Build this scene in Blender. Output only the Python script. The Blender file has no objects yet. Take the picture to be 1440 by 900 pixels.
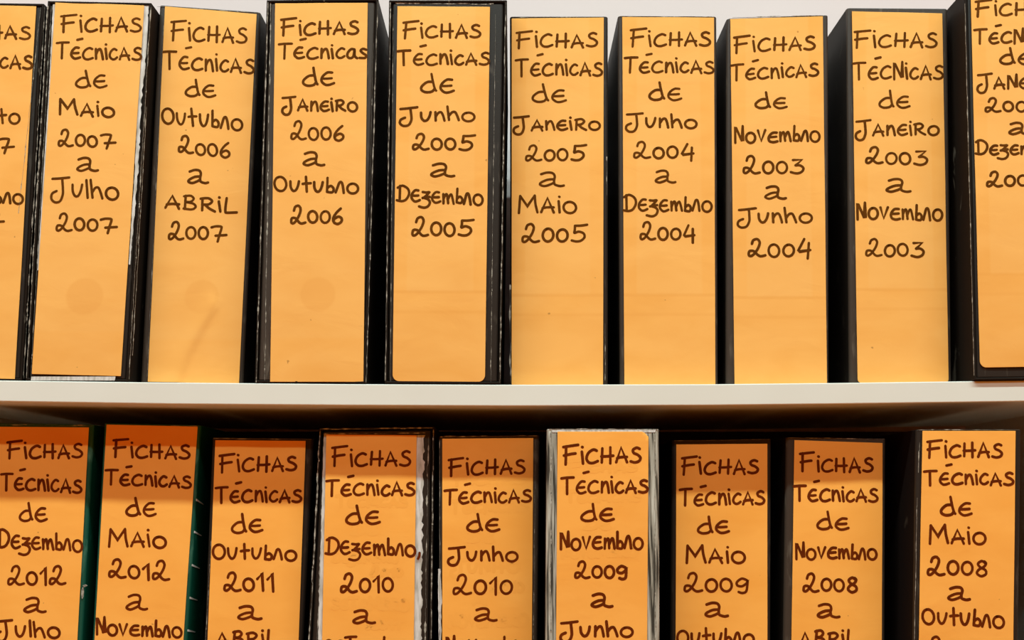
import bpy, bmesh, math, random
from mathutils import Vector

random.seed(7)
C = bpy.context.scene.collection
SC = bpy.context.scene

# ------------------------------------------------------------------ camera, world, light, exposure
F_PX = 1530.0                      # focal length in pixels of the 1440 x 900 frame
DIST = 0.95                        # camera to the front edge of the shelf
CAM_Z = 1.50
PITCH = math.radians(9.5)
cam_d = bpy.data.cameras.new('camera')
cam_d.sensor_width = 36.0
cam_d.lens = 36.0 * F_PX / 1440.0
cam_d.clip_start = 0.02
cam = bpy.data.objects.new('camera', cam_d); C.objects.link(cam)
cam.location = (0, -DIST, CAM_Z)
cam.rotation_euler = (math.radians(90) + PITCH, 0, 0)
SC.camera = cam

SC.view_settings.view_transform = 'Standard'
SC.view_settings.look = 'None'
SC.view_settings.gamma = 1.0
SC.view_settings.use_curve_mapping = False
SC.view_settings.exposure = 0.0

w = bpy.data.worlds.new('room_light'); SC.world = w
w.use_nodes = True
wn = w.node_tree; bg = wn.nodes['Background']; bg.inputs[1].default_value = 0.48
tc_ = wn.nodes.new('ShaderNodeTexCoord'); sx_ = wn.nodes.new('ShaderNodeSeparateXYZ'); mr_ = wn.nodes.new('ShaderNodeMapRange')
mx_ = wn.nodes.new('ShaderNodeMix'); mx_.data_type = 'RGBA'
wn.links.new(tc_.outputs['Generated'], sx_.inputs[0]); wn.links.new(sx_.outputs[2], mr_.inputs[0])
mr_.inputs[1].default_value = -0.6; mr_.inputs[2].default_value = 0.6
wn.links.new(mr_.outputs[0], mx_.inputs[0])
mx_.inputs[6].default_value = (1.85, 0.48, 0.03, 1)      # added orange fill from below, brightening shadows and the shelf underside
mx_.inputs[7].default_value = (0.20, 0.05, 0.01, 1)      # dim ceiling side
wn.links.new(mx_.outputs[2], bg.inputs[0])

def tube_light(name, y, z, power, sx=5.0, sy=0.07, col=(0.68, 0.96, 0.97)):
    d = bpy.data.lights.new(name, 'AREA'); d.shape = 'RECTANGLE'
    d.size = sx; d.size_y = sy; d.energy = power; d.color = col
    o = bpy.data.objects.new(name, d); C.objects.link(o)
    o.location = (0, y, z)
    v = Vector((0, 0.0, 1.55)) - o.location
    o.rotation_euler = v.to_track_quat('-Z', 'Y').to_euler()
    return o
tube_light('ceiling_tube_near', -1.02, 3.84, 156)
tube_light('ceiling_tube_far', -2.45, 3.84, 54)

# ------------------------------------------------------------------ helpers
def P(px, py, y=0.0):
    """point of the vertical plane at depth y behind the shelf front that a sight line of the photo meets"""
    a = (px - 720.0) / F_PX; b = (450.0 - py) / F_PX
    dy = math.cos(PITCH) - b * math.sin(PITCH); dz = math.sin(PITCH) + b * math.cos(PITCH)
    t = (y + DIST) / dy
    return Vector((a * t, y, CAM_Z + dz * t))
MM_PX = DIST / F_PX

def principled(name, col, rough=0.6, spec=0.3):
    m = bpy.data.materials.new(name); m.use_nodes = True
    b = m.node_tree.nodes['Principled BSDF']
    b.inputs['Base Color'].default_value = (*col, 1)
    b.inputs['Roughness'].default_value = rough
    b.inputs['Specular IOR Level'].default_value = spec
    return m, m.node_tree, b

def N(nt, t, **k):
    n = nt.nodes.new(t)
    for a, v in k.items(): setattr(n, a, v)
    return n

def noise(nt, scale, detail=4, stretch=(1, 1, 1), coord='Object', dist=0.0, shift=(0, 0, 0)):
    tc = N(nt, 'ShaderNodeTexCoord'); mp = N(nt, 'ShaderNodeMapping')
    mp.inputs['Scale'].default_value = stretch; mp.inputs['Location'].default_value = shift
    nz = N(nt, 'ShaderNodeTexNoise'); nz.inputs['Scale'].default_value = scale
    nz.inputs['Detail'].default_value = detail; nz.inputs['Distortion'].default_value = dist
    nt.links.new(tc.outputs[coord], mp.inputs[0]); nt.links.new(mp.outputs[0], nz.inputs['Vector'])
    return nz.outputs['Fac']

def ramp(nt, fac, stops):
    r = N(nt, 'ShaderNodeValToRGB'); e = r.color_ramp.elements
    while len(e) < len(stops): e.new(0.5)
    for k, (p, c) in enumerate(stops):
        e[k].position = p; e[k].color = (*c, 1)
    nt.links.new(fac, r.inputs[0]); return r.outputs[0]

def bump(nt, b, fac, strength, dist=0.001):
    n = N(nt, 'ShaderNodeBump'); n.inputs['Strength'].default_value = strength
    n.inputs['Distance'].default_value = dist
    nt.links.new(fac, n.inputs['Height']); nt.links.new(n.outputs[0], b.inputs['Normal'])

def cover_material(name, base, worn, lo=0.66, hi=0.74, rough=0.45, spec=0.04):
    m, nt, b = principled(name, base, rough, spec)
    f = noise(nt, 60, 6, (3, 1, 0.5), dist=0.6)
    nt.links.new(ramp(nt, f, [(0.0, base), (lo, base), (hi, worn)]), b.inputs['Base Color'])
    bump(nt, b, noise(nt, 900, 3), 0.25, 0.0004)
    return m
M = {}
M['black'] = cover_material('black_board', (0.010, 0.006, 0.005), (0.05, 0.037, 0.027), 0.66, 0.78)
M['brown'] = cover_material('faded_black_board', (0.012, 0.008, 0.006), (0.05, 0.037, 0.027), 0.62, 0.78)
M['case'] = cover_material('black_slipcase_board', (0.016, 0.010, 0.007), (0.26, 0.21, 0.16), 0.66, 0.80, 0.5)
M['spine'] = cover_material('lit_rubbed_black_spine', (0.022, 0.015, 0.011), (0.08, 0.06, 0.045), 0.62, 0.78, 0.4, 0.25)  # spine tones lightened as if lit, beside darker side boards; flecks are wear
M['brown_spine'] = cover_material('lit_rubbed_brown_spine', (0.048, 0.032, 0.023), (0.13, 0.10, 0.075), 0.60, 0.78, 0.4, 0.25)
M['green_spine'] = cover_material('lit_rubbed_green_spine', (0.010, 0.075, 0.046), (0.07, 0.19, 0.13), 0.56, 0.74, 0.4, 0.2)
M['green'] = cover_material('green_board', (0.004, 0.055, 0.032), (0.05, 0.16, 0.11), 0.62, 0.76, 0.4)
m, nt, b = principled('bare_cardboard', (0.55, 0.49, 0.42), 0.85, 0.1)
nt.links.new(ramp(nt, noise(nt, 120, 5, (3, 1, .6)), [(0.25, (0.34, 0.29, 0.23)), (0.6, (0.66, 0.58, 0.54))]), b.inputs['Base Color'])
M['bare'] = m
m, nt, b = principled('worn_grey_board', (0.4, 0.36, 0.3), 0.85, 0.1)
nt.links.new(ramp(nt, noise(nt, 70, 6, (7, 1, .25)), [(0.40, (0.05, 0.04, 0.03)), (0.50, (0.33, 0.28, 0.22)), (0.62, (0.55, 0.49, 0.41))]), b.inputs['Base Color'])
M['worn'] = m
m, nt, b = principled('scuffed_board', (0.33, 0.27, 0.21), 0.8, 0.2)
nt.links.new(ramp(nt, noise(nt, 400, 3), [(0.3, (0.13, 0.10, 0.075)), (0.65, (0.44, 0.37, 0.30))]), b.inputs['Base Color'])
M['scuff'] = m
m, nt, b = principled('page_edges', (0.62, 0.57, 0.48), 0.9, 0.1)
nt.links.new(ramp(nt, noise(nt, 40, 3, (40, 1, 1)), [(0.3, (0.42, 0.37, 0.29)), (0.7, (0.70, 0.65, 0.55))]), b.inputs['Base Color'])
M['pages'] = m
m, nt, b = principled('marker_ink', (0.105, 0.030, 0.001), 0.8, 0.05)
nt.links.new(ramp(nt, noise(nt, 90, 3), [(0.3, (0.080, 0.022, 0.001)), (0.7, (0.125, 0.036, 0.002))]), b.inputs['Base Color'])
M['ink'] = m
m, nt, b = principled('warm_lit_marker_ink', (0.125, 0.017, 0.0005), 0.8, 0.05)  # same ink, with the lower row's warm light put into its colour
nt.links.new(ramp(nt, noise(nt, 90, 3), [(0.3, (0.10, 0.013, 0.0005)), (0.7, (0.15, 0.021, 0.001))]), b.inputs['Base Color'])
M['ink_warm_lit'] = m
M['back'] = principled('gap_shade_board', (0.035, 0.022, 0.016), 0.8, 0.05)[0]  # dark colour stands in for the shade behind the lower files
M['faint'] = principled('faint_ink', (0.91, 0.358, 0.063), 0.85, 0.05)[0]
m, nt, b = principled('white_laminate', (0.66, 0.60, 0.54), 0.5, 0.3)
nt.links.new(ramp(nt, noise(nt, 9, 3), [(0.3, (0.685, 0.615, 0.535)), (0.7, (0.72, 0.655, 0.58))]), b.inputs['Base Color'])
bump(nt, b, noise(nt, 500, 2), 0.08, 0.0003)
M['laminate'] = m
m, nt, b = principled('white_wall_paint', (0.56, 0.47, 0.43), 0.85, 0.1)
nt.links.new(ramp(nt, noise(nt, 3, 4), [(0.3, (0.58, 0.455, 0.435)), (0.7, (0.61, 0.48, 0.46))]), b.inputs['Base Color'])
bump(nt, b, noise(nt, 250, 3), 0.1, 0.0005)
M['wall'] = m
m, nt, b = principled('wooden_floor', (0.50, 0.20, 0.05), 0.5, 0.3)
nt.links.new(ramp(nt, noise(nt, 6, 4, (1, 8, 1)), [(0.3, (0.46, 0.17, 0.04)), (0.7, (0.55, 0.23, 0.06))]), b.inputs['Base Color'])
M['floor'] = m

def mathn(nt, op, a, c=None, clamp=False):
    n = N(nt, 'ShaderNodeMath', operation=op); n.use_clamp = clamp
    for i, v in enumerate((a, c)):
        if v is None: continue
        if isinstance(v, (int, float)): n.inputs[i].default_value = v
        else: nt.links.new(v, n.inputs[i])
    return n.outputs[0]

def smooth(nt, x, lo, hi):
    n = N(nt, 'ShaderNodeMapRange', interpolation_type='SMOOTHSTEP')
    n.inputs[1].default_value = lo; n.inputs[2].default_value = hi
    nt.links.new(x, n.inputs[0]); return n.outputs[0]

def mixc(nt, fac, a, bcol):
    n = N(nt, 'ShaderNodeMix', data_type='RGBA')
    nt.links.new(fac, n.inputs[0])
    for s, v in ((6, a), (7, bcol)):
        if isinstance(v, tuple): n.inputs[s].default_value = (*v, 1)
        else: nt.links.new(v, n.inputs[s])
    return n.outputs[2]

def label_material(base, hole=None, fold=None):
    """orange paper; UV is metres: u from the label's centre line, v up from its foot"""
    m, nt, b = principled('orange_paper', base, 0.85, 0.05)
    dk = tuple(c * k for c, k in zip(base, (0.955, 0.90, 0.80)))
    SH = (random.uniform(0, 9), random.uniform(0, 9), random.uniform(0, 9))
    col = ramp(nt, noise(nt, 14, 5, (1, 1, 2.2), dist=0.4, shift=SH), [(0.32, dk), (0.62, base)])
    uv = N(nt, 'ShaderNodeTexCoord'); sp = N(nt, 'ShaderNodeSeparateXYZ')
    nt.links.new(uv.outputs['UV'], sp.inputs[0]); u, v = sp.outputs[0], sp.outputs[1]
    tone = tuple(c * k for c, k in zip(base, (0.90, 0.80, 0.66)))
    lite = tuple(min(1, c * k) for c, k in zip(base, (1.0, 1.09, 1.30)))
    if hole:
        d = mathn(nt, 'SQRT', mathn(nt, 'ADD', mathn(nt, 'POWER', mathn(nt, 'SUBTRACT', u, hole[0]), 2.0),
                                    mathn(nt, 'POWER', mathn(nt, 'SUBTRACT', v, hole[1]), 2.0)))
        f = mathn(nt, 'MULTIPLY', mathn(nt, 'SUBTRACT', 1.0, smooth(nt, d, hole[2] - 0.0016, hole[2] + 0.0016)), 0.62)
        col = mixc(nt, f, col, tone)
        f2 = mathn(nt, 'MULTIPLY', smooth(nt, v, 0.036, 0.041), 0.25)
        col = mixc(nt, f2, col, lite)
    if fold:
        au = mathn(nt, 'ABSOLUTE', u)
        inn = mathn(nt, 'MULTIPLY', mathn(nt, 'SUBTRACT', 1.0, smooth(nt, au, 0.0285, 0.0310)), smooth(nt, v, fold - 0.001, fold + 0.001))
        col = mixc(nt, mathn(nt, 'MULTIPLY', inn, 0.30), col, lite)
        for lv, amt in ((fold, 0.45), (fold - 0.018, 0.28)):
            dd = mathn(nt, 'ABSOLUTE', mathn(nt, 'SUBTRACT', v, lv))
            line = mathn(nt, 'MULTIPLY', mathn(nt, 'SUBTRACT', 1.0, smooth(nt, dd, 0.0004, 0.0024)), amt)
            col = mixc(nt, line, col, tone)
    # a few specks of dirt
    vo = noise(nt, 130, 2, shift=SH)
    col = mixc(nt, mathn(nt, 'MULTIPLY', smooth(nt, vo, 0.765, 0.79), 0.6), col, (0.30, 0.12, 0.03))
    nt.links.new(col, b.inputs['Base Color'])
    bump(nt, b, noise(nt, 22, 4, (1, 1, 1.6), dist=0.8, shift=SH), 0.35, 0.0012)
    return m

def obj(name, bm, mats, parent=None, smooth_shade=False):
    me = bpy.data.meshes.new(name)
    bmesh.ops.recalc_face_normals(bm, faces=bm.faces)
    bm.to_mesh(me); bm.free()
    for m_ in (mats if isinstance(mats, (list, tuple)) else [mats]): me.materials.append(m_)
    if smooth_shade:
        for p_ in me.polygons: p_.use_smooth = True
    o = bpy.data.objects.new(name, me); C.objects.link(o)
    if parent is not None:
        o.parent = parent
    return o

def thing(name, loc, label, cat, group=None):
    o = bpy.data.objects.new(name, None); C.objects.link(o)
    o.location = loc; o.empty_display_size = 0.03
    o['label'] = label; o['category'] = cat
    if group: o['group'] = group
    return o

def bevel(o, width, segs=2, angle=35):
    md = o.modifiers.new('bevel', 'BEVEL'); md.width = width; md.segments = segs
    md.limit_method = 'ANGLE'; md.angle_limit = math.radians(angle)
    return o

def box_bm(bm, x0, x1, y0, y1, z0, z1):
    v = [bm.verts.new((x, y, z)) for x in (x0, x1) for y in (y0, y1) for z in (z0, z1)]
    for f in ((0, 1, 3, 2), (4, 6, 7, 5), (0, 4, 5, 1), (2, 3, 7, 6), (0, 2, 6, 4), (1, 5, 7, 3)):
        bm.faces.new([v[i] for i in f])

# ------------------------------------------------------------------ the setting
WALL_Y = 0.335
Z_TOP = 3.9
bm = bmesh.new(); box_bm(bm, -1.8, 1.8, WALL_Y, WALL_Y + 0.12, 0.0, Z_TOP)
o = obj('wall_back', bm, M['wall']); o['kind'] = 'structure'
bm = bmesh.new(); box_bm(bm, -1.8, 1.8, -3.4, WALL_Y + 0.12, -0.1, 0.0)
o = obj('floor', bm, M['floor']); o['kind'] = 'structure'

def interp(tab, x):
    if x <= tab[0][0]:
        (a, ya), (b_, yb) = tab[0], tab[1]
    elif x >= tab[-1][0]:
        (a, ya), (b_, yb) = tab[-2], tab[-1]
    else:
        for (a, ya), (b_, yb) in zip(tab, tab[1:]):
            if a <= x <= b_: break
    return ya + (yb - ya) * (x - a) / (b_ - a)

TOP_PX = [(0, 535), (210, 537.6), (480, 540), (720, 541), (1000, 540.3), (1200, 538.2), (1440, 535)]
BOT_PX = [(0, 564.5), (240, 568.2), (480, 570), (720, 571), (1000, 570), (1200, 567.8), (1440, 564.5)]
top_z = [(P(x, y).x, P(x, y).z) for x, y in TOP_PX]       # the laden board sags a few millimetres
bot_z = [(P(x, y).x, P(x, y).z) for x, y in BOT_PX]
X_L, X_R = -0.545, 0.532                                 # inner faces of the side panels
Z_LOW = P(720, 1128, 0.02).z                               # top of the board below the frame
GROUP_U = 'files on the upper shelf'
GROUP_L = 'files on the lower shelf'

bookcase = thing('bookcase', (0, 0.165, 0), 'white bookcase with a sagging shelf board carrying rows of files', 'bookcase')
def ploc(v, root): return Vector(v) - root.location
bm = bmesh.new(); rings = []
n = 48
for i in range(n + 1):
    x = X_L + (X_R - X_L) * i / n
    zt, zb = interp(top_z, x), interp(bot_z, x)
    rings.append([bm.verts.new(ploc(p, bookcase)) for p in ((x, 0, zb), (x, 0, zt), (x, 0.33, zt), (x, 0.33, zb))])
for r0, r1 in zip(rings, rings[1:]):
    for k in range(4): bm.faces.new((r0[k], r0[(k + 1) % 4], r1[(k + 1) % 4], r1[k]))
bm.faces.new(rings[0]); bm.faces.new(rings[-1])
bevel(obj('shelf_board', bm, M['laminate'], bookcase), 0.0008, 2, 60)
bm = bmesh.new(); box_bm(bm, X_L, X_R, -0.165, 0.165, Z_LOW - 0.0195, Z_LOW)
bevel(obj('shelf_board', bm, M['laminate'], bookcase), 0.0008)
bm = bmesh.new(); box_bm(bm, X_L, X_R, 0.155, 0.1645, Z_LOW, min(z for x, z in bot_z) - 0.002)
bevel(obj('gap_shade_panel', bm, M['back'], bookcase), 0.0006)  # unseen sheet added to blacken the shaded gap above the lower files
z_u = interp(top_z, X_R)
for s in (-1, 1):
    bm = bmesh.new(); x0, x1 = (X_L - 0.019, X_L) if s < 0 else (X_R, X_R + 0.019)
    box_bm(bm, x0, x1, -0.165, 0.165, 0, z_u + 0.36)
    bevel(obj('side_panel', bm, M['laminate'], bookcase), 0.0008)

# ------------------------------------------------------------------ handwriting: one pen stroke after another
G = {}
def g(ch, wd, *strokes): G[ch] = (wd, strokes)
ELL = lambda cx, cy, rx, ry, a0=100, n=14: [(cx + rx * math.cos(math.radians(a0 + 372 * k / n)), cy + ry * math.sin(math.radians(a0 + 372 * k / n))) for k in range(n + 1)]
# a stroke is a list of points (smoothed), or ('L', points) for straight pieces with sharp corners
g('F', .85, ('L', [(.16, .96), (.10, 0)]), [(.0, .93), (.35, .97), (.85, 1.02)], [(.02, .48), (.4, .54), (.68, .57)])
g('f', .85, ('L', [(.16, .96), (.10, 0)]), [(.0, .93), (.35, .97), (.85, 1.02)], [(.02, .48), (.4, .54), (.68, .57)])
g('i', .10, ('L', [(.02, .66), (.08, .04)]), ('L', [(.04, .91), (.06, .90)]))
g('C', .66, [(.62, .66), (.42, .72), (.14, .56), (.02, .28), (.14, .07), (.38, .03), (.66, .12)])
g('H', .72, ('L', [(.10, .76), (.06, .06)]), ('L', [(.56, .80), (.55, .0)]), [(.04, .36), (.4, .36), (.72, .38)])
g('A', .66, ('L', [(.0, .02), (.30, .76), (.62, .0)]), [(.06, .22), (.3, .27), (.62, .27)])
g('S', .58, [(.52, .70), (.34, .76), (.14, .66), (.18, .50), (.40, .40), (.56, .24), (.48, .07), (.24, .01), (.0, .07)])
g('T', .78, [(.0, .92), (.35, .96), (.78, .97)], ('L', [(.36, .95), (.34, .0)]))
g('E', .58, [(.50, .68), (.28, .68), (.06, .46), (.02, .22), (.18, .04), (.36, .03), (.58, .12)], [(.06, .36), (.28, .36), (.48, .38)])
g('É', .58, [(.50, .70), (.28, .70), (.06, .46), (.02, .22), (.18, .04), (.36, .03), (.58, .10)], [(.06, .36), (.28, .36), (.48, .38)], ('L', [(.42, 1.20), (.74, 1.27)]))
g('n', .50, ('L', [(.05, .68), (.05, .06)]), [(.06, .36), (.20, .62), (.34, .66), (.43, .44), (.50, .04)])
g('c', .50, [(.48, .60), (.30, .66), (.08, .46), (.02, .22), (.16, .05), (.34, .05), (.50, .16)])
g('N', .60, ('L', [(.04, .0), (.06, .94), (.12, .88), (.50, .10), (.54, .12), (.58, .98)]))
g('d', .66, [(.52, .58), (.28, .56), (.05, .34), (.03, .14), (.22, .02), (.48, .06), (.60, .22)], [(.48, 1.0), (.53, .60), (.60, .22), (.66, .10)])
g('e', .66, [(.60, .62), (.30, .60), (.07, .36), (.10, .12), (.36, .03), (.66, .08)], [(.10, .34), (.3, .35), (.58, .37)])
g('M', 1.0, ('L', [(.06, .0), (.12, .95)]), ('L', [(.12, .95), (.48, .38), (.84, .98)]), [(.84, .98), (.88, .5), (.98, .04)])
g('o', .66, ELL(.33, .31, .31, .31))
g('O', .72, ELL(.36, .42, .34, .42))
g('2', .84, [(.18, .74), (.26, .94), (.46, 1.0), (.58, .82), (.50, .52), (.30, .20), (.12, .05), (.0, .10), (.04, .32), (.26, .32), (.46, .10), (.62, .03), (.84, .08)])
g('0', .56, ELL(.28, .36, .27, .33))
g('7', .90, [(.04, .68), (.30, .74), (.60, .72), (.62, .60), (.50, .24), (.40, -.10)], [(.28, .22), (.6, .24), (.92, .26)])
g('6', .56, [(.50, .82), (.26, .62), (.05, .32), (.08, .08), (.30, -.02), (.52, .10), (.54, .28), (.36, .38), (.14, .28), (.06, .18)])
g('5', .84, [(.86, .88), (.55, .84), (.24, .84)], [(.24, .84), (.22, .62), (.20, .46), (.42, .52), (.66, .42), (.70, .22), (.52, .04), (.28, .0), (.04, .06)])
g('4', .62, ('L', [(.34, .94), (.04, .30), (.10, .26), (.66, .34)]), ('L', [(.58, .72), (.54, -.12)]))
g('3', .70, ('L', [(.12, .78), (.60, .80), (.26, .46)]), [(.26, .46), (.50, .46), (.68, .30), (.60, .08), (.34, -.02), (.02, .06)])
g('9', .60, [(.52, .62), (.28, .70), (.05, .52), (.08, .34), (.30, .30), (.52, .46), (.56, .62), (.55, .30), (.50, .02), (.32, -.06), (.14, .0)])
g('8', .60, [(.50, .62), (.30, .74), (.10, .60), (.24, .42), (.50, .28), (.52, .08), (.28, -.02), (.06, .12), (.14, .30), (.42, .46), (.52, .62), (.44, .72)])
g('1', .36, ('L', [(.02, .60), (.28, .92), (.30, .0)]))
g('a', .80, [(.12, .86), (.36, .98), (.58, .94), (.66, .72), (.62, .38), (.64, .12), (.84, .0), (1.0, .04)], [(.62, .50), (.36, .46), (.10, .26), (.05, .10), (.22, .0), (.46, .12), (.62, .26)])
g('J', .90, [(.06, .92), (.4, .95), (.92, 1.02)], [(.56, .97), (.60, .5), (.60, .12), (.46, -.22), (.20, -.28), (.02, -.10), (.06, .16), (.28, .30)])
g('u', .56, [(.03, .66), (.05, .30), (.18, .08), (.34, .12), (.46, .38), (.52, .68)])
g('l', .10, ('L', [(.0, 1.0), (.08, .06)]))
g('h', .56, ('L', [(.0, 1.0), (.06, .06)]), [(.06, .34), (.22, .58), (.38, .60), (.48, .36), (.56, .04)])
g('D', .84, ('L', [(.22, .96), (.20, .10)]), [(.06, .84), (.40, .98), (.76, .80), (.84, .48), (.64, .14), (.34, .02), (.0, .06)])
g('z', .50, [(.02, .62), (.26, .60), (.46, .62), (.30, .44), (.14, .28), (.38, .20), (.52, .02), (.40, -.22), (.12, -.32), (-.22, -.26)], [(.02, .26), (.3, .32), (.50, .34)])
g('m', .74, [(.04, .58), (.05, .28), (.04, .04)], [(.05, .30), (.18, .54), (.30, .54), (.36, .06)], [(.36, .28), (.50, .54), (.62, .54), (.74, .04)])
g('b', .42, ('L', [(.08, .92), (.04, .08)]), [(.05, .30), (.26, .44), (.42, .28), (.34, .06), (.04, .08)])
g('r', .42, [(-.05, .06), (.06, .38), (.16, .64), (.28, .66), (.36, .42), (.41, .04)])
g('t', .46, ('L', [(.18, .96), (.24, .06)]), [(.0, .52), (.2, .56), (.46, .58)])
g('v', .50, ('L', [(.0, .68), (.22, .06), (.50, .70)]))
g('B', .60, ('L', [(.12, .84), (.06, .04)]), [(.04, .80), (.34, .86), (.48, .70), (.34, .50), (.10, .46), (.44, .40), (.56, .22), (.38, .04), (.0, .06)])
g('R', .66, ('L', [(.10, .74), (.08, .04)]), [(.02, .72), (.36, .78), (.54, .62), (.38, .42), (.10, .38)], [(.22, .38), (.40, .18), (.66, .02)])
g('p', .56, ('L', [(.10, .74), (.04, -.02)]), [(.02, .68), (.34, .76), (.52, .56), (.36, .36), (.08, .32)])
g('V', .50, ('L', [(.0, .78), (.22, .06), (.50, .80)]))
g('@', .56, [(.46, .60), (.26, .62), (.06, .40), (.02, .16), (.18, .04), (.38, .16), (.46, .58), (.46, .20), (.60, .04)])
g('L', .56, [(.08, .92), (.04, .4), (.04, .06), (.12, .0), (.56, .06)])
g('g', .60, [(.54, .62), (.30, .68), (.06, .48), (.10, .28), (.34, .28), (.54, .50), (.54, .10), (.44, -.20), (.2, -.26), (.04, -.14)])
g('s', .46, [(.44, .60), (.24, .66), (.10, .54), (.22, .38), (.42, .22), (.34, .06), (.02, .06)])
g(',', .14, [(.10, .16), (.08, .0), (.0, -.16)])

def spline(pts, sub=6):
    if len(pts) < 3: return list(pts)
    out = []
    for i in range(len(pts) - 1):
        p0 = pts[max(i - 1, 0)]; p1 = pts[i]; p2 = pts[i + 1]; p3 = pts[min(i + 2, len(pts) - 1)]
        for k in range(sub):
            t = k / sub
            out.append(tuple(0.5 * ((2 * b_) + (-a + c) * t + (2 * a - 5 * b_ + 4 * c - d) * t * t + (-a + 3 * b_ - 3 * c + d) * t ** 3)
                             for a, b_, c, d in zip(p0, p1, p2, p3)))
    out.append(pts[-1]); return out

def text_strokes(text, x0, x1, yb0, yb1, h, rnd, gap=.17):
    """pen paths of one written line, in photo pixels"""
    pos = []; x = 0.0
    for ch in text:
        wd = G[ch][0]; pos.append(x); x += wd + gap
    tot = x - gap; sx = (x1 - x0) / tot
    res = []
    for ch, px in zip(text, pos):
        jy = rnd.uniform(-.03, .03); sl = rnd.uniform(-.05, .03); sc = rnd.uniform(.95, 1.05)
        for st in G[ch][1]:
            sharp = isinstance(st, tuple)
            pts = st[1] if sharp else spline(st)
            q = []
            for (a, b_) in pts:
                X = x0 + (px + a + sl * b_) * sx
                base = yb0 + (yb1 - yb0) * (X - x0) / (x1 - x0)
                q.append((X, base - (b_ * sc + jy) * h))
            res.append(q)
    return res

def ribbon(bm, pts3, width, nrm_y, rnd):
    """flat pen line with round ends; pts3 are (x, z) metres and a function gives the depth of the paper there"""
    P2 = [Vector(p) for p in pts3]
    # drop coincident points
    Q = [P2[0]]
    for p in P2[1:]:
        if (p - Q[-1]).length > 1e-5: Q.append(p)
    if len(Q) == 1: Q.append(Q[0] + Vector((1e-4, 0)))
    hw = width / 2
    L, R = [], []
    for i, p in enumerate(Q):
        a = Q[max(i - 1, 0)]; c = Q[min(i + 1, len(Q) - 1)]
        t = (c - a).normalized(); nn = Vector((-t.y, t.x))
        k = 1.0
        if 0 < i < len(Q) - 1:
            t1 = (p - a).normalized(); t2 = (c - p).normalized()
            cs = max(0.45, (nn.dot(Vector((-t1.y, t1.x))))); k = 1 / cs if cs > .45 else 1.25
        s = hw * k
        L.append(p + nn * s); R.append(p - nn * s)
    def mk(v): return bm.verts.new((v.x, nrm_y(v.x, v.y), v.y))
    LV = [mk(v) for v in L]; RV = [mk(v) for v in R]
    for i in range(len(Q) - 1):
        bm.faces.new((LV[i], RV[i], RV[i + 1], LV[i + 1]))
    for end, other, lv, rv in ((Q[0], Q[1], LV[0], RV[0]), (Q[-1], Q[-2], RV[-1], LV[-1])):
        d = (end - other).normalized()
        n2 = Vector((-d.y, d.x))
        arc = [lv]
        sgn = 1 if (Vector((lv.co.x, lv.co.z)) - end).dot(n2) > 0 else -1
        for k in range(1, 5):
            a = math.pi * k / 5
            arc.append(mk(end + n2 * (sgn * hw * math.cos(a)) + d * (hw * math.sin(a))))
        arc.append(rv)
        bm.faces.new(arc)

# ------------------------------------------------------------------ a lever arch file
def lerp(a, b_, t): return a + (b_ - a) * t

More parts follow.
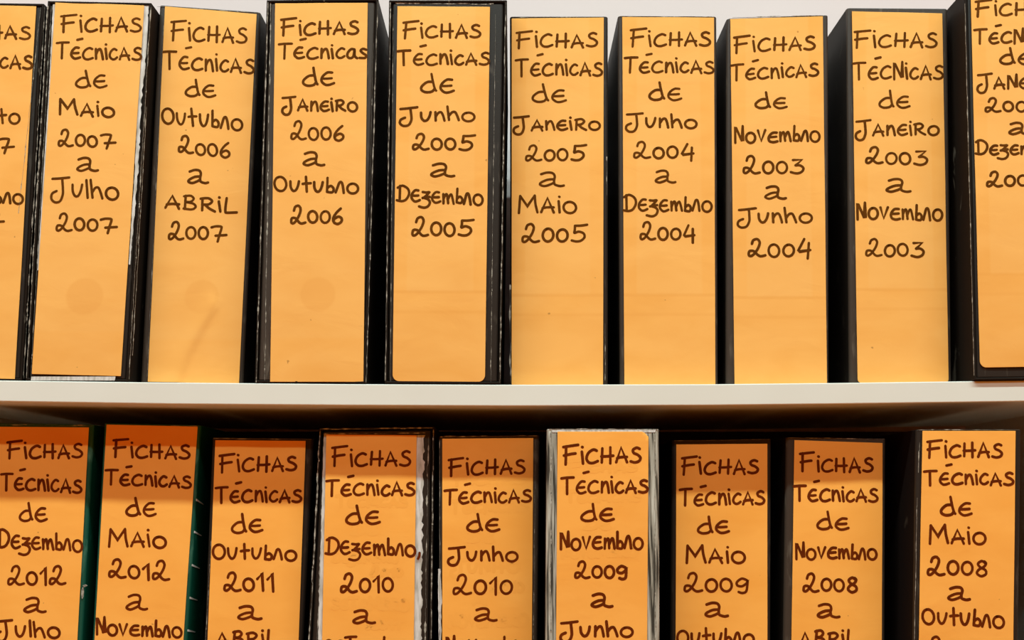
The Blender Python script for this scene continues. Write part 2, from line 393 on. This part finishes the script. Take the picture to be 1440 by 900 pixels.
def make_file(label, category, group, body, tag, lines, depth, case=False, cover='black', lower=False,
              paper=(0.83, 0.385, 0.115), hole=None, fold=None, scuffs=(), old=(), rim=None, corner=0.0, cut=None, ink_w=3.8, marks=(), creases=(), ghost=()):
    """body: outline of the front in photo pixels (top left, top right, bottom right, bottom left); tag: the same for the paper label;
    depth: how far the front stands behind the shelf's front edge"""
    rnd = random.Random(label)
    tl, tr, br, bl = [P(x, y, depth) for x, y in body]
    zf = (lambda x: Z_LOW) if lower else (lambda x: interp(top_z, x))
    def foot(top, bot):                          # slide down the edge to the board it stands on
        p = bot.copy()
        for _ in range(6):
            zb = zf(p.x) + 0.0005
            t = (zb - top.z) / (bot.z - top.z)
            p = top + (bot - top) * t
        return p
    bl, br = foot(tl, bl), foot(tr, br)
    base = (bl + br) / 2; base.y = depth + 0.14
    root = thing('lever_arch_file', base, label, category, group)
    def loc(v): return Vector(v) - base
    wid = (tr - tl).length; DEEP = 0.270 if lower else 0.285
    def at(s, v, y):                             # s across the front, v up, y back from the front, all in metres / fractions
        a = lerp(bl, br, s); b_ = lerp(tl, tr, s); p = lerp(a, b_, v)
        return loc((p.x, depth + y, p.z))
    t_case = 0.0022
    hgt = (tl - bl).length
    if case:
        bm = bmesh.new(); e = t_case / wid; ez = t_case / hgt
        O = [(0, 0), (1, 0), (1, 1), (0, 1)]; I = [(e, ez), (1 - e, ez), (1 - e, 1 - ez), (e, 1 - ez)]
        of = [bm.verts.new(at(s, v, 0)) for s, v in O]; ob = [bm.verts.new(at(s, v, DEEP)) for s, v in O]
        inf = [bm.verts.new(at(s, v, 0)) for s, v in I]; inb = [bm.verts.new(at(s, v, DEEP - 0.002)) for s, v in I]
        for k in range(4):
            j = (k + 1) % 4
            bm.faces.new((of[k], of[j], inf[j], inf[k]))
            bm.faces.new((of[k], ob[k], ob[j], of[j]))
            bm.faces.new((inf[k], inf[j], inb[j], inb[k]))
        bm.faces.new(ob); bm.faces.new(inb)
        bevel(obj('slipcase', bm, M[case] if isinstance(case, str) else M['case'], root), 0.0006)
        s0 = (t_case + 0.0004) / wid; v0 = ez + 0.0002 / hgt; v1 = 1 - ez - 0.0008 / hgt; yf = 0.0012; deep = DEEP - 0.004
    else:
        s0 = 0.0; v0 = 0.0; v1 = 1.0; yf = 0.0; deep = DEEP
    s1 = 1 - s0
    # cover: spine and two side boards with rounded hinges, open at the back
    rr = 0.0032; tb = 0.0026
    prof = []
    W = wid * (s1 - s0)
    for k in range(6):
        a = math.pi / 2 * k / 5; prof.append((rr - rr * math.sin(a + 0) if 0 else rr * (1 - math.cos(math.pi / 2 - a)), rr * (1 - math.sin(math.pi / 2 - a))))
    # rounded left front corner from (0, rr) to (rr, 0)
    left = [(rr * (1 - math.cos(a)), rr * (1 - math.sin(a))) for a in [math.pi / 2 * k / 5 for k in range(6)]]
    outer = [(0, deep)] + left + [(W - x, y) for x, y in reversed(left)] + [(W, deep)]
    inner = [(W - tb, deep), (W - tb, tb + .001), (tb, tb + .001), (tb, deep)]
    prof = outer + inner
    bm = bmesh.new()
    rows = []
    for v in (v0, v1):
        rows.append([bm.verts.new(at(s0 + x / wid, v, yf + y)) for x, y in prof])
    nP = len(prof)
    for k in range(nP):
        j = (k + 1) % nP
        fc = bm.faces.new((rows[0][k], rows[0][j], rows[1][j], rows[1][k]))
        fc.material_index = 1 if 1 <= k <= 11 else 0  # front faces take the lightened, as-if-lit copy of the cover
    # caps (U shape) split in three convex pieces
    no = len(outer)
    for r in rows:
        iL0, iL1, iR1, iR0 = r[no + 3], r[no + 2], r[no + 1], r[no]     # left back, left front, right front, right back
        lf = r[1:7]; rf = r[7:13]
        bm.faces.new([r[0]] + lf[:3] + [iL1, iL0])
        bm.faces.new(lf[2:] + rf[:4] + [iR1, iL1])
        bm.faces.new(rf[3:] + [r[no - 1], iR0, iR1])
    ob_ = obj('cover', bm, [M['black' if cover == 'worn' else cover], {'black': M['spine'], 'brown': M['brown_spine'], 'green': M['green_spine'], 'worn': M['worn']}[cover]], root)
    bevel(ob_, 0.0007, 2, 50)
    # the papers inside
    bm = bmesh.new(); vv = []
    a0, a1 = s0 + (tb + 0.002) / wid, s1 - (tb + 0.002) / wid
    for v in (v0 + 0.006 / hgt, v1 - 0.018 / hgt):
        vv.append([bm.verts.new(at(s, v, y)) for s, y in ((a0, yf + 0.02), (a1, yf + 0.02), (a1, deep - 0.02), (a0, deep - 0.02))])
    bm.faces.new(vv[0]); bm.faces.new(vv[1])
    for k in range(4): bm.faces.new((vv[0][k], vv[0][(k + 1) % 4], vv[1][(k + 1) % 4], vv[1][k]))
    obj('page_block', bm, M['pages'], root)

    # paper label on the spine
    yl = depth + yf - 0.0009
    LT = [P(x, y, yl) for x, y in tag]
    lo_z = max(zf(LT[3].x), zf(LT[2].x)) + 0.0006
    for a, b_ in ((0, 3), (1, 2)):
        if lower:
            t = (Z_LOW + 0.012 - LT[a].z) / (LT[b_].z - LT[a].z)
            LT[b_] = LT[a] + (LT[b_] - LT[a]) * t
        elif LT[b_].z < lo_z:
            t = (lo_z - LT[a].z) / (LT[b_].z - LT[a].z)
            LT[b_] = LT[a] + (LT[b_] - LT[a]) * t
    ph = [rnd.uniform(0, 6.28) for _ in range(4)]
    cr = []
    for (a, b_, amp) in creases:
        A, B = P(*a, yl), P(*b_, yl); cr.append((Vector((A.x, A.z)), Vector((B.x, B.z)), amp))
    def wave(x, z):
        e = 0.0
        for A, B, amp in cr:
            d = B - A; q = Vector((x, z)) - A; t = max(-.35, min(1.0, q.dot(d) / d.length_squared))
            off = (d.x * q.y - d.y * q.x) / d.length
            end = max(0, 1 - abs((q - d * t).length - abs(off)) / 0.004)
            e = min(e, -amp * end * (math.exp(-(off / 0.0025) ** 2) if off < 0 else math.exp(-(off / 0.010) ** 2)))
        return e + 0.00016 * (math.sin(x * 95 + z * 22 + ph[0]) + math.sin(z * 48 + ph[1] - x * 30)) - 0.00030
    nu, nv = 28, 70
    lw = (LT[1] - LT[0]).length; lh = (LT[0] - LT[3]).length
    mid = (LT[3] + LT[2]) / 2
    bm = bmesh.new(); uvl = bm.loops.layers.uv.new('UVMap')
    grid = []
    def clampcorner(s, v):
        """round the two lower corners"""
        r = corner
        if r <= 0: return s, v
        X = s * lw; Y = v * lh
        for side in (0, 1):
            xx = X if side == 0 else lw - X
            if xx < r and Y < r:
                cx, cy = r - xx, r - Y
                m_ = max(cx, cy); l_ = math.hypot(cx, cy)
                if l_ > 1e-9:
                    k = m_ / l_; cx *= k; cy *= k
                xx, Y = r - cx, r - cy
                X = xx if side == 0 else lw - xx
        return X / lw, Y / lh
    eu, ev = 0.00025 / lw, 0.00025 / lh
    sv = sorted(set([i / nu for i in range(nu + 1)] + [eu, 1 - eu] + ([corner / lw * k / 4 for k in range(5)] + [1 - corner / lw * k / 4 for k in range(5)] if corner else [])))
    vvv = sorted(set([i / nv for i in range(nv + 1)] + [ev, 1 - ev] + ([corner / lh * k / 4 for k in range(5)] if corner else [])))
    uvs = {}
    for back in (0, 1):
        gg = []
        for v in vvv:
            row = []
            for s in sv:
                s_, v_ = clampcorner(s, v)
                p = lerp(lerp(LT[3], LT[2], s_), lerp(LT[0], LT[1], s_), v_)
                yy = yl + wave(p.x, p.z) + (0.00035 if back else 0)
                if cut and v_ > 1 - cut / lh and s_ > 1 - cut / lw:      # a torn corner
                    k = (s_ - 1 + cut / lw) * lw + (v_ - 1 + cut / lh) * lh - cut
                    if k > 0: p = p - Vector((k * .5, 0, k * .5))
                q = bm.verts.new(loc((p.x, yy, p.z)))
                uvs[q] = (p.x - mid.x - (p.z - mid.z) * ((LT[0].x + LT[1].x) / 2 - mid.x) / lh, p.z - mid.z)
                row.append(q)
            gg.append(row)
        grid.append(gg)
    f_, b__ = grid
    R_, S_ = len(vvv), len(sv)
    for i in range(R_ - 1):
        for j in range(S_ - 1):
            for gg in grid: bm.faces.new((gg[i][j], gg[i][j + 1], gg[i + 1][j + 1], gg[i + 1][j]))
    for fc in bm.faces: fc.smooth = True
    for i in range(R_ - 1):
        for j in (0, S_ - 1): bm.faces.new((f_[i][j], f_[i + 1][j], b__[i + 1][j], b__[i][j]))
    for j in range(S_ - 1):
        for i in (0, R_ - 1): bm.faces.new((f_[i][j], f_[i][j + 1], b__[i][j + 1], b__[i][j]))
    for fc in bm.faces:
        for lp in fc.loops: lp[uvl].uv = uvs[lp.vert]
    tag_o = obj('label', bm, label_material(paper, hole, fold), root)

    # the writing
    bm = bmesh.new(); k = 0
    for ln in lines:
        for q in text_strokes(*ln, rnd):
            pts = [P(x, y, yl) for x, y in q]
            if min(p.z for p in pts) < min(LT[2].z, LT[3].z) + 0.004: continue
            k += 1; off = 0.00012 + 0.00001 * (k % 7)
            ribbon(bm, [(p.x - base.x, p.z - base.z) for p in pts], ink_w * MM_PX * rnd.uniform(.92, 1.06),
                   lambda x, z, off=off: yl + wave(x + base.x, z + base.z) - off - base.y, rnd)
    hw = obj('handwriting', bm, M['ink_warm_lit' if lower else 'ink'], tag_o)
    if ghost:                                 # an older label's writing showing faintly through the paper
        bm = bmesh.new(); k = 0
        for ln in ghost:
            for q in text_strokes(*ln, rnd):
                pts = [P(x, y, yl) for x, y in q]
                if min(p.z for p in pts) < min(LT[2].z, LT[3].z) + 0.004: continue
                k += 1; off = 0.00004 + 0.000005 * (k % 7)
                ribbon(bm, [(p.x - base.x, p.z - base.z) for p in pts], 5.5 * MM_PX,
                       lambda x, z, off=off: yl + wave(x + base.x, z + base.z) - off - base.y, rnd)
        gh = obj('faint_writing', bm, M['faint'], tag_o); gh['label'] = 'older writing showing faintly through the paper'
    for yk in marks:                          # white ticks on the side board, starting at its front edge
        v = (P(270, yk, depth).z - base.z) / (lerp(tl.z, tr.z, 1) - br.z)
        bm = bmesh.new(); prev = None
        for i in range(7):
            yy = 0.0022 + 0.004 * i; vz = v - 0.0007 * i / hgt; th = (0.0009 - 0.0001 * i) / hgt
            so = s1 + 0.0004 / wid
            cur = [bm.verts.new(at(a, b_, yf + yy)) for a, b_ in ((so, vz - th), (so, vz + th), (s1 - .0003 / wid, vz + th), (s1 - .0003 / wid, vz - th))]
            if prev:
                for q in range(4): bm.faces.new((prev[q], prev[(q + 1) % 4], cur[(q + 1) % 4], cur[q]))
            else: bm.faces.new(cur)
            prev = cur
        bm.faces.new(prev)
        mk = obj('white_mark', bm, M['bare'], root)

    # pale remains of an older label, ragged
    if old:
        for tab in old:                       # rows of (y, x0, x1)
            bm = bmesh.new(); prev = None; y = tab[0][0]
            ys = []
            while y < tab[-1][0]: ys.append(y); y += rnd.uniform(3, 8)
            ys.append(tab[-1][0])
            for y in ys:
                xa = interp([(r[0], r[1]) for r in tab], y); xb = interp([(r[0], r[2]) for r in tab], y)
                j_ = min(2.2, (xb - xa) * .3)
                xa += rnd.uniform(-j_, j_) * .3; xb += rnd.uniform(-j_, j_) * .8
                yo_ = depth - 0.0008 if tab[0][2] - tab[0][1] > 60 and not lower else depth + yf - 0.0004
                A = P(xa, y, yo_); B = P(max(xb, xa + .5), y, yo_)
                cur = [bm.verts.new(loc(A)), bm.verts.new(loc(B)), bm.verts.new(loc(B + Vector((0, .0003, 0)))), bm.verts.new(loc(A + Vector((0, .0003, 0))))]
                if prev:
                    for q in range(4): bm.faces.new((prev[q], prev[(q + 1) % 4], cur[(q + 1) % 4], cur[q]))
                else: bm.faces.new(cur)
                prev = cur
            bm.faces.new(prev)
            oo = obj('old_label', bm, M[rim or 'bare'], root); oo['label'] = 'torn pale remains of an older label'
    # scuffed pale edges: many short chips along a line
    if scuffs:
        for (xa, ya, xb, yb, wd, pr, yo) in scuffs:
            wd *= .75
            bm = bmesh.new()
            L_ = math.hypot(xb - xa, yb - ya); t = 0; prev = None
            horiz = abs(xb - xa) > abs(yb - ya)
            while t < L_:
                ln_ = rnd.uniform(3, 22); chip = rnd.random() < pr
                ww = wd * rnd.uniform(.35, 1.2); jx = rnd.uniform(-.5, .5) * wd * .6
                for k in range(5):
                    u = min(1, (t + ln_ * k / 5) / L_)
                    X = lerp(xa, xb, u); Y = lerp(ya, yb, u)
                    h_ = max(.1, ww * .5 * (0.25 if k in (0, 4) else rnd.uniform(.6, 1.1))) if chip else .08
                    d = (0, h_) if horiz else (h_, 0); jj = (0, jx) if horiz else (jx, 0)
                    A = P(X - d[0] + jj[0], Y - d[1] + jj[1], depth + yo); B = P(X + d[0] + jj[0], Y + d[1] + jj[1], depth + yo)
                    bk = Vector((0, 0.0006, 0))
                    cur = [bm.verts.new(loc(v)) for v in (A, B, B + bk, A + bk)]
                    if prev:
                        for q in range(4): bm.faces.new((prev[q], prev[(q + 1) % 4], cur[(q + 1) % 4], cur[q]))
                    else: bm.faces.new(cur)
                    prev = cur
                t += ln_
            bm.faces.new(prev)
            oo = obj('scuffed_edge', bm, M['scuff'], root); oo['label'] = 'pale scuffs along the worn edges'
    return root

FT = lambda a, b_, small=False: [('FiCHAS', *a), ('TÉCnicAS' if not small else 'TÉCnic@s', *b_)]
NAME = 'lever_arch_file'
UP = (0.86, 0.395, 0.100)
LO = (0.95, 0.390, 0.074)

# ---- upper shelf, from the left end to the right
make_file('black file cut off by the left edge of the photo, upper shelf, before Maio 2007', 'file', GROUP_U,
    [(-92, 3), (62, 5), (31, 533), (-123, 530)], [(-78, 6), (51, 9), (21, 533), (-108, 530)],
    FT((-68, 43, 53, 56, 24), (-76, 46, 94, 98, 23)) + [('dE', -48, -4, 134, 135, 25), ('Agosto', -72, 28, 174, 174, 22), ('2007', -66, 19, 215, 213, 23),
     ('a', -40, -14, 250, 250, 18), ('DEzEmbro', -96, 33, 283, 287, 23), ('2007', -80, 5, 320, 318, 24)],
    0.006, case=True, paper=UP,
    scuffs=[(63, 10, 33, 532, 2.2, .7, -.0005), (57, 10, 26, 300, 1.5, .3, -.0002)])
make_file('file reading Maio 2007 a Julho 2007 with white torn strips beside its orange label', 'file', GROUP_U,
    [(67, 1), (213, 4), (180, 536), (36, 534)], [(78, 3), (203, 8), (170, 529), (45, 526)],
    FT((87, 199, 46, 45, 25), (80, 199, 83, 85, 23)) + [('dE', 107, 150, 123, 123, 25), ('MAio', 83, 161, 161, 165, 22), ('2007', 83, 162, 206, 207, 23),
     ('a', 108, 132, 240, 240, 18), ('Julho', 72, 167, 277, 281, 27), ('2007', 80, 164, 325, 325, 24)],
    0.002, case=True, paper=UP, hole=(0.003, 0.0705, 0.0165),
    old=[[(8, 202, 210), (60, 198, 208), (140, 194, 199), (230, 190, 195), (372, 181, 183)], [(6, 74.5, 79), (120, 69, 72), (230, 62, 66), (380, 52.5, 55)],
         [(529.5, 44, 164), (535.0, 43, 163)]],
    scuffs=[(67, 8, 37, 533, 2.4, .85, -.0005), (72, 8, 43, 533, 1.4, .4, .0009), (212, 10, 181, 533, 2.0, .35, -.0005), (206, 150, 186, 500, 1.5, .5, .001)])
make_file('file reading Outubro 2006 a Abril 2007, orange label with a slanting crease', 'file', GROUP_U,
    [(224, 7), (366, 17), (341, 541), (197, 541)], [(232, 9), (361, 20), (336, 541), (208, 537)],
    FT((241, 347, 57, 61, 27), (231, 357, 97, 104, 25)) + [('dE', 261, 303, 136, 137, 23), ('Outubro', 228, 341, 174, 184, 26), ('2006', 252, 323, 215, 222, 24),
     ('a', 264, 287, 257, 257, 19), ('ABRiL', 233, 333, 293, 300, 23), ('2007', 238, 318, 337, 337, 25)],
    0.018, paper=UP, hole=(0.004, 0.078, 0.0155), cover='brown', creases=[((250, 536), (268, 490), 0.0016), ((268, 490), (303, 428), 0.0016)],
    scuffs=[(231, 12, 207, 530, 1.2, .3, -.0004), (221, 9, 364, 18, 1.5, .3, -.0004)])
make_file('file reading Janeiro 2006 a Outubro 2006 in a worn edged slipcase', 'file', GROUP_U,
    [(375, 0), (532, -2), (514, 541), (358, 541)], [(387, 5), (517, 4), (511, 537), (380, 537)],
    FT((396, 504, 50, 48, 23), (392, 516, 83, 83, 21), True) + [('dE', 426, 470, 121, 121, 27), ('JAnEiRo', 397, 503, 156, 157, 20), ('2006', 410, 483, 197, 197, 25),
     ('a', 426, 450, 232, 232, 18), ('Outubro', 386, 504, 269, 273, 23), ('2006', 410, 481, 315, 314, 25)],
    0.0, case=True, cover='brown', paper=UP, hole=(0.000, 0.078, 0.0155),
    scuffs=[(377, 3, 360, 538, 2.2, .8, -.0005), (381, 3, 372, 538, 2.4, .6, .0009), (531, 2, 515, 538, 2.2, .75, -.0005), (525, 60, 513, 538, 1.3, .45, .0009)])
make_file('file reading Junho 2005 a Desembro 2005 with a scuffed top edge', 'file', GROUP_U,
    [(547, 0), (713, 0), (704, 541), (541, 541)], [(559, 9), (689, 10), (682, 537), (552, 536)],
    FT((567, 676, 54, 53, 24), (560, 688, 92, 91, 22)) + [('dE', 592, 638, 131, 131, 27), ('Junho', 562, 668, 172, 170, 20), ('2005', 581, 667, 211, 211, 23),
     ('a', 605, 632, 248, 248, 18), ('DEzEmbro', 558, 679, 283, 289, 23), ('2005', 580, 666, 332, 332, 26)],
    0.0, case=True, paper=UP, corner=0.006, fold=0.0800,
    scuffs=[(549, 3, 542, 538, 2.0, .7, -.0005), (553, 20, 549, 538, 1.3, .4, .0009), (711, 3, 703, 538, 2.3, .8, -.0005), (697, 20, 690, 538, 1.3, .45, .0009), (556, 4.5, 694, 5.5, 3.0, .75, .0008)])
make_file('file reading Janeiro 2005 a Maio 2005, directly right of the taller slipcases', 'file', GROUP_U,
    [(717, 23), (855, 23), (855, 545), (718, 545)], [(719.5, 26), (849, 25), (848, 545), (719.5, 545)],
    FT((727, 840, 68, 66, 24), (726, 847, 107, 106, 24)) + [('dE', 749, 796, 144, 144, 24), ('JAnEiRo', 722, 844, 184, 183, 20), ('2005', 740, 824, 227, 225, 23),
     ('a', 758, 786, 262, 262, 19), ('MAio', 728, 811, 299, 299, 26), ('2005', 735, 826, 341, 339, 26)],
    0.022, paper=UP, fold=0.0830,
    scuffs=[(719, 24, 850, 24, 1.5, .35, -.0004), (851, 455, 851, 535, 1.5, .4, -.0004), (717.5, 400, 718, 538, 3.0, .7, -.0006), (853, 220, 853, 275, 2.0, .5, -.0004)])
make_file('file reading Junho 2004 a Desembro 2004', 'file', GROUP_U,
    [(869, 22), (1008, 23), (1010, 545), (872, 545)], [(875, 24), (1004, 25), (1006, 545), (878, 545)],
    FT((887, 999, 66, 65, 25), (878, 1004, 103, 103, 22)) + [('dE', 913, 958, 141, 141, 24), ('Junho', 880, 980, 180, 181, 20), ('2004', 892, 974, 223, 223, 23),
     ('a', 921, 944, 257, 257, 17), ('DEzEmbro', 877, 1001, 297, 298, 23), ('2004', 901, 976, 338, 338, 24)],
    0.022, paper=UP, fold=0.0830, cover='brown', scuffs=[(871, 23, 1005, 23.5, 1.2, .3, -.0004)])
make_file('file reading Novembro 2003 a Junho 2004', 'file', GROUP_U,
    [(1022, 26), (1165, 21), (1166, 545), (1021, 545)], [(1027, 27), (1157, 23), (1163, 545), (1033, 545)],
    FT((1033, 1146, 74, 70, 24), (1028, 1151, 114, 107, 22)) + [('dE', 1062, 1106, 152, 153, 22), ('Novembro', 1033, 1153, 201, 199, 23), ('2003', 1046, 1130, 244, 244, 24),
     ('a', 1075, 1099, 279, 279, 17), ('Junho', 1037, 1142, 315, 313, 21), ('2004', 1053, 1138, 362, 361, 26)],
    0.022, paper=UP, fold=0.0795, cover='brown', scuffs=[(1030, 24.5, 1160, 21.5, 1.4, .4, -.0004)])
make_file('file reading Janeiro 2003 a Novembro 2003', 'file', GROUP_U,
    [(1191, 11), (1333, 12), (1339, 545), (1195, 545)], [(1198, 16), (1325, 19), (1334, 545), (1206, 545)],
    [('FiCHAS', 1202, 1317, 67, 67, 25), ('TÉCNicAS', 1200, 1326, 112, 111, 24)] + [('dE', 1236, 1279, 152, 152, 24), ('JAnEiRo', 1203, 1320, 191, 190, 21), ('2003', 1218, 1304, 231, 231, 24),
     ('a', 1245, 1273, 270, 270, 18), ('Novembro', 1205, 1325, 308, 311, 25), ('2003', 1218, 1299, 361, 361, 25)],
    0.022, paper=UP, fold=0.0855, cover='brown', corner=0.004)
make_file('tall file cut off by the right edge of the photo, upper shelf', 'file', GROUP_U,
    [(1356, -14), (1513, -16), (1528, 532), (1370, 533)], [(1365, -7), (1494, -8), (1508, 515), (1378, 517)],
    [('FiCHAS', 1372, 1487, 24, 20, 23), ('TÉCNicAS', 1370, 1494, 62, 60, 21)] + [('dE', 1406, 1450, 91, 91, 22), ('JANEiRo', 1374, 1490, 125, 124, 20), ('2002', 1386, 1468, 158, 157, 20),
     ('a', 1418, 1442, 189, 189, 16), ('DEzEmbro', 1372, 1490, 217, 219, 20), ('2002', 1388, 1470, 263, 262, 22)],
    -0.003, case=True, paper=UP, corner=0.006, fold=0.083,
    scuffs=[(1357, 5, 1370, 528, 1.3, .35, -.0004)])

# ---- lower shelf, from the left end to the right
make_file('green edged file reading Desembro 2012 at the left end of the lower shelf', 'file', GROUP_L,
    [(-20, 595), (131, 597), (114, 900), (-36, 900)], [(-8, 600), (125, 601), (109, 900), (-24, 900)],
    FT((11, 116, 645, 644, 24), (2, 115, 689, 693, 24)) + [('dE', 28, 66, 733, 733, 26), ('DEzEmbro', -4, 116, 770, 776, 25), ('2012', 12, 92, 823, 822, 27),
     ('a', 33, 58, 860, 860, 20), ('Julho', -6, 85, 895, 897, 23), ('2013', 5, 90, 945, 945, 26)],
    0.040, lower=True, paper=LO, cover='green', scuffs=[(0, 597, 132, 598.5, 2, .3, -.0004), (118, 822, 117, 842, 8, .9, -.0006)])
make_file('file reading Maio 2012 a Novembro with green side and white marks', 'file', GROUP_L,
    [(146, 595), (282, 598), (262, 900), (129, 900)], [(150, 597), (278, 600), (258, 900), (133, 900)],
    FT((160, 267, 643, 646, 24), (149, 269, 681, 687, 22)) + [('dE', 178, 219, 726, 726, 26), ('MAio', 152, 234, 768, 770, 26), ('2012', 154, 238, 812, 817, 26),
     ('a', 177, 201, 857, 857, 20), ('Novembro', 136, 256, 892, 897, 24), ('2012', 150, 235, 940, 940, 26)],
    0.040, lower=True, paper=LO, cover='green', marks=(703, 748, 795, 841, 887),
    scuffs=[(240, 598.5, 277, 599.5, 2, .8, -.0004)])
make_file('file reading Outubro 2011 a Abril', 'file', GROUP_L,
    [(298, 615), (441, 617), (426, 900), (287, 900)], [(303, 619), (430, 620), (420, 900), (292, 900)],
    FT((310, 417, 664, 662, 26), (304, 424, 707, 706, 23)) + [('dE', 326, 369, 749, 749, 26), ('Outubro', 299, 417, 786, 788, 23), ('2011', 316, 386, 831, 831, 27),
     ('a', 334, 361, 871, 871, 19), ('ABRiL', 305, 391, 908, 908, 24), ('2012', 310, 395, 950, 950, 26)],
    0.040, lower=True, paper=LO, scuffs=[(300, 616.5, 438, 618, 1.5, .4, -.0004), (297, 760, 289, 900, 1.5, .4, -.0004)])
make_file('file reading Desembro 2010 with a frayed slipcase and pale strip right of its label', 'file', GROUP_L,
    [(449, 602), (611, 600), (607, 900), (433, 900)], [(459, 611), (586, 612), (582, 900), (453, 900)],
    FT((468, 577, 656, 655, 26), (459, 583, 697, 697, 23)) + [('dE', 487, 534, 737, 737, 26), ('DEzEmbro,', 458, 591, 779, 782, 25), ('2010', 480, 553, 834, 833, 27),
     ('a', 496, 521, 876, 876, 19), ('SETEmbro', 456, 575, 918, 918, 24), ('2011', 470, 550, 962, 962, 26)],
    0.028, ghost=[('TECNiCAS', 474, 572, 712, 712, 16), ('DE', 494, 530, 752, 752, 15), ('DEzEMBRO', 468, 560, 790, 790, 15), ('2010', 522, 566, 810, 810, 13), ('SETEMBRO', 468, 574, 856, 858, 17), ('2011', 516, 562, 884, 884, 13)], case=True, lower=True, paper=LO,
    old=[[(612, 585, 597), (700, 584, 595), (900, 581, 592), (1000, 579, 590)], [(611, 455.5, 461), (900, 447, 455)]],
    scuffs=[(450, 603.5, 609, 602, 2.6, .85, -.0005), (450, 605, 435, 900, 3.0, .9, -.0005), (609.5, 604, 606, 900, 2.6, .9, -.0005), (455, 610, 598, 609, 2.0, .7, .0009), (602, 614, 598, 900, 4.0, .5, .0009), (456, 612, 446, 900, 2.5, .6, .0009)])
make_file('file reading Junho 2010 a Novembro, narrow grey edge left of its label', 'file', GROUP_L,
    [(617, 614), (759, 612), (756, 900), (617, 900)], [(622, 617), (750, 616), (748, 900), (622, 900)],
    FT((632, 738, 669, 665, 25), (625, 747, 709, 706, 22)) + [('dE', 657, 702, 748, 748, 25), ('Junho', 630, 728, 790, 789, 20), ('2010', 638, 720, 837, 835, 28),
     ('a', 667, 692, 873, 873, 18), ('Novembro', 628, 745, 918, 918, 25), ('2010', 640, 725, 962, 962, 26)],
    0.030, ghost=[('FiCHAS', 640, 738, 682, 678, 18), ('TECNiCAS', 634, 742, 722, 718, 18), ('DE', 658, 694, 762, 762, 16), ('JuNHO', 634, 730, 806, 804, 17), ('2010', 690, 736, 832, 832, 16), ('A', 666, 684, 850, 850, 15), ('NOVEMBRO', 632, 742, 882, 880, 18)], lower=True, paper=LO, cover='brown', old=[[(800, 616, 620), (830, 616, 621), (900, 617, 620.5)]],
    scuffs=[(619, 614, 756, 612.5, 2.0, .75, -.0004), (618.5, 618, 618.5, 900, 1.6, .4, -.0004), (753, 618, 750, 900, 1.6, .4, -.0004)])
make_file('file reading Novembro 2009 a Junho with whitish worn borders and torn label corner', 'file', GROUP_L,
    [(769, 603), (927, 603), (928, 900), (767, 900)], [(784, 607), (912, 607), (910, 900), (782, 900)],
    FT((793, 901, 654, 650, 27), (790, 911, 694, 693, 24)) + [('dE', 817, 863, 733, 733, 25), ('Novembro', 788, 904, 773, 772, 26), ('2009', 809, 882, 813, 813, 24),
     ('a', 831, 855, 853, 853, 18), ('Junho', 788, 890, 897, 895, 21), ('2010', 800, 880, 945, 945, 26)],
    -0.002, ghost=[('FiCHAS', 800, 895, 664, 662, 16), ('TECNiCAS', 796, 900, 706, 704, 16), ('DE', 822, 858, 744, 744, 14), ('NOVEMBRO', 790, 896, 784, 782, 16)], lower=True, paper=LO, cover='worn', cut=0.0045,
    old=[[(604.5, 776, 922), (608, 776, 922)]],
    scuffs=[(772, 603.5, 925, 603.5, 2.0, .8, -.0004), (775, 608, 774, 900, 3.0, .7, -.0006), (921, 610, 922, 900, 3.0, .5, -.0006)])
make_file('black file reading Maio 2009 a Outubro', 'file', GROUP_L,
    [(945, 619), (1085, 617), (1084, 900), (943, 900)], [(951, 625), (1079, 624), (1079, 900), (950, 900)],
    FT((959, 1066, 668, 666, 25), (956, 1075, 711, 709, 23)) + [('dE', 981, 1025, 750, 750, 24), ('MAio', 964, 1048, 791, 792, 26), ('2009', 963, 1052, 833, 832, 27),
     ('a', 991, 1017, 867, 867, 19), ('Outubro', 952, 1060, 906, 907, 24), ('2009', 960, 1048, 950, 950, 26)],
    0.036, lower=True, paper=LO, scuffs=[(948, 620, 1082, 618, 1.2, .25, -.0004)])
make_file('black file reading Novembro 2008 a Abril', 'file', GROUP_L,
    [(1106, 615), (1246, 617), (1245, 900), (1102, 900)], [(1117, 619), (1241, 623), (1240, 900), (1113, 900)],
    FT((1126, 1227, 663, 664, 25), (1117, 1234, 704, 706, 23)) + [('dE', 1149, 1193, 745, 745, 24), ('Novembro', 1119, 1233, 786, 787, 24), ('2008', 1130, 1206, 832, 832, 26),
     ('a', 1149, 1174, 868, 868, 19), ('ABRiL', 1125, 1205, 908, 908, 24), ('2009', 1130, 1210, 950, 950, 26)],
    0.032, lower=True, paper=LO, cover='brown', scuffs=[(1108, 615.5, 1244, 617.5, 1.4, .4, -.0004)])
make_file('file reading Maio 2008 a Outubro at the right end of the lower shelf', 'file', GROUP_L,
    [(1289, 604), (1437, 604), (1433, 900), (1285, 900)], [(1297, 606), (1428, 606), (1425, 900), (1292, 900)],
    FT((1304, 1409, 644, 643, 25), (1300, 1425, 682, 682, 22)) + [('dE', 1323, 1366, 725, 725, 26), ('MAio', 1306, 1386, 765, 765, 26), ('2008', 1305, 1388, 809, 809, 27),
     ('a', 1332, 1357, 843, 843, 19), ('Outubro', 1297, 1412, 877, 884, 25), ('2008', 1306, 1390, 922, 922, 26)],
    0.000, lower=True, paper=LO, scuffs=[(1291, 604.5, 1434, 604.5, 1.6, .6, -.0004), (1293, 622, 1292, 665, 2.2, .8, -.0005), (1290, 700, 1286, 900, 1.4, .4, -.0004)])
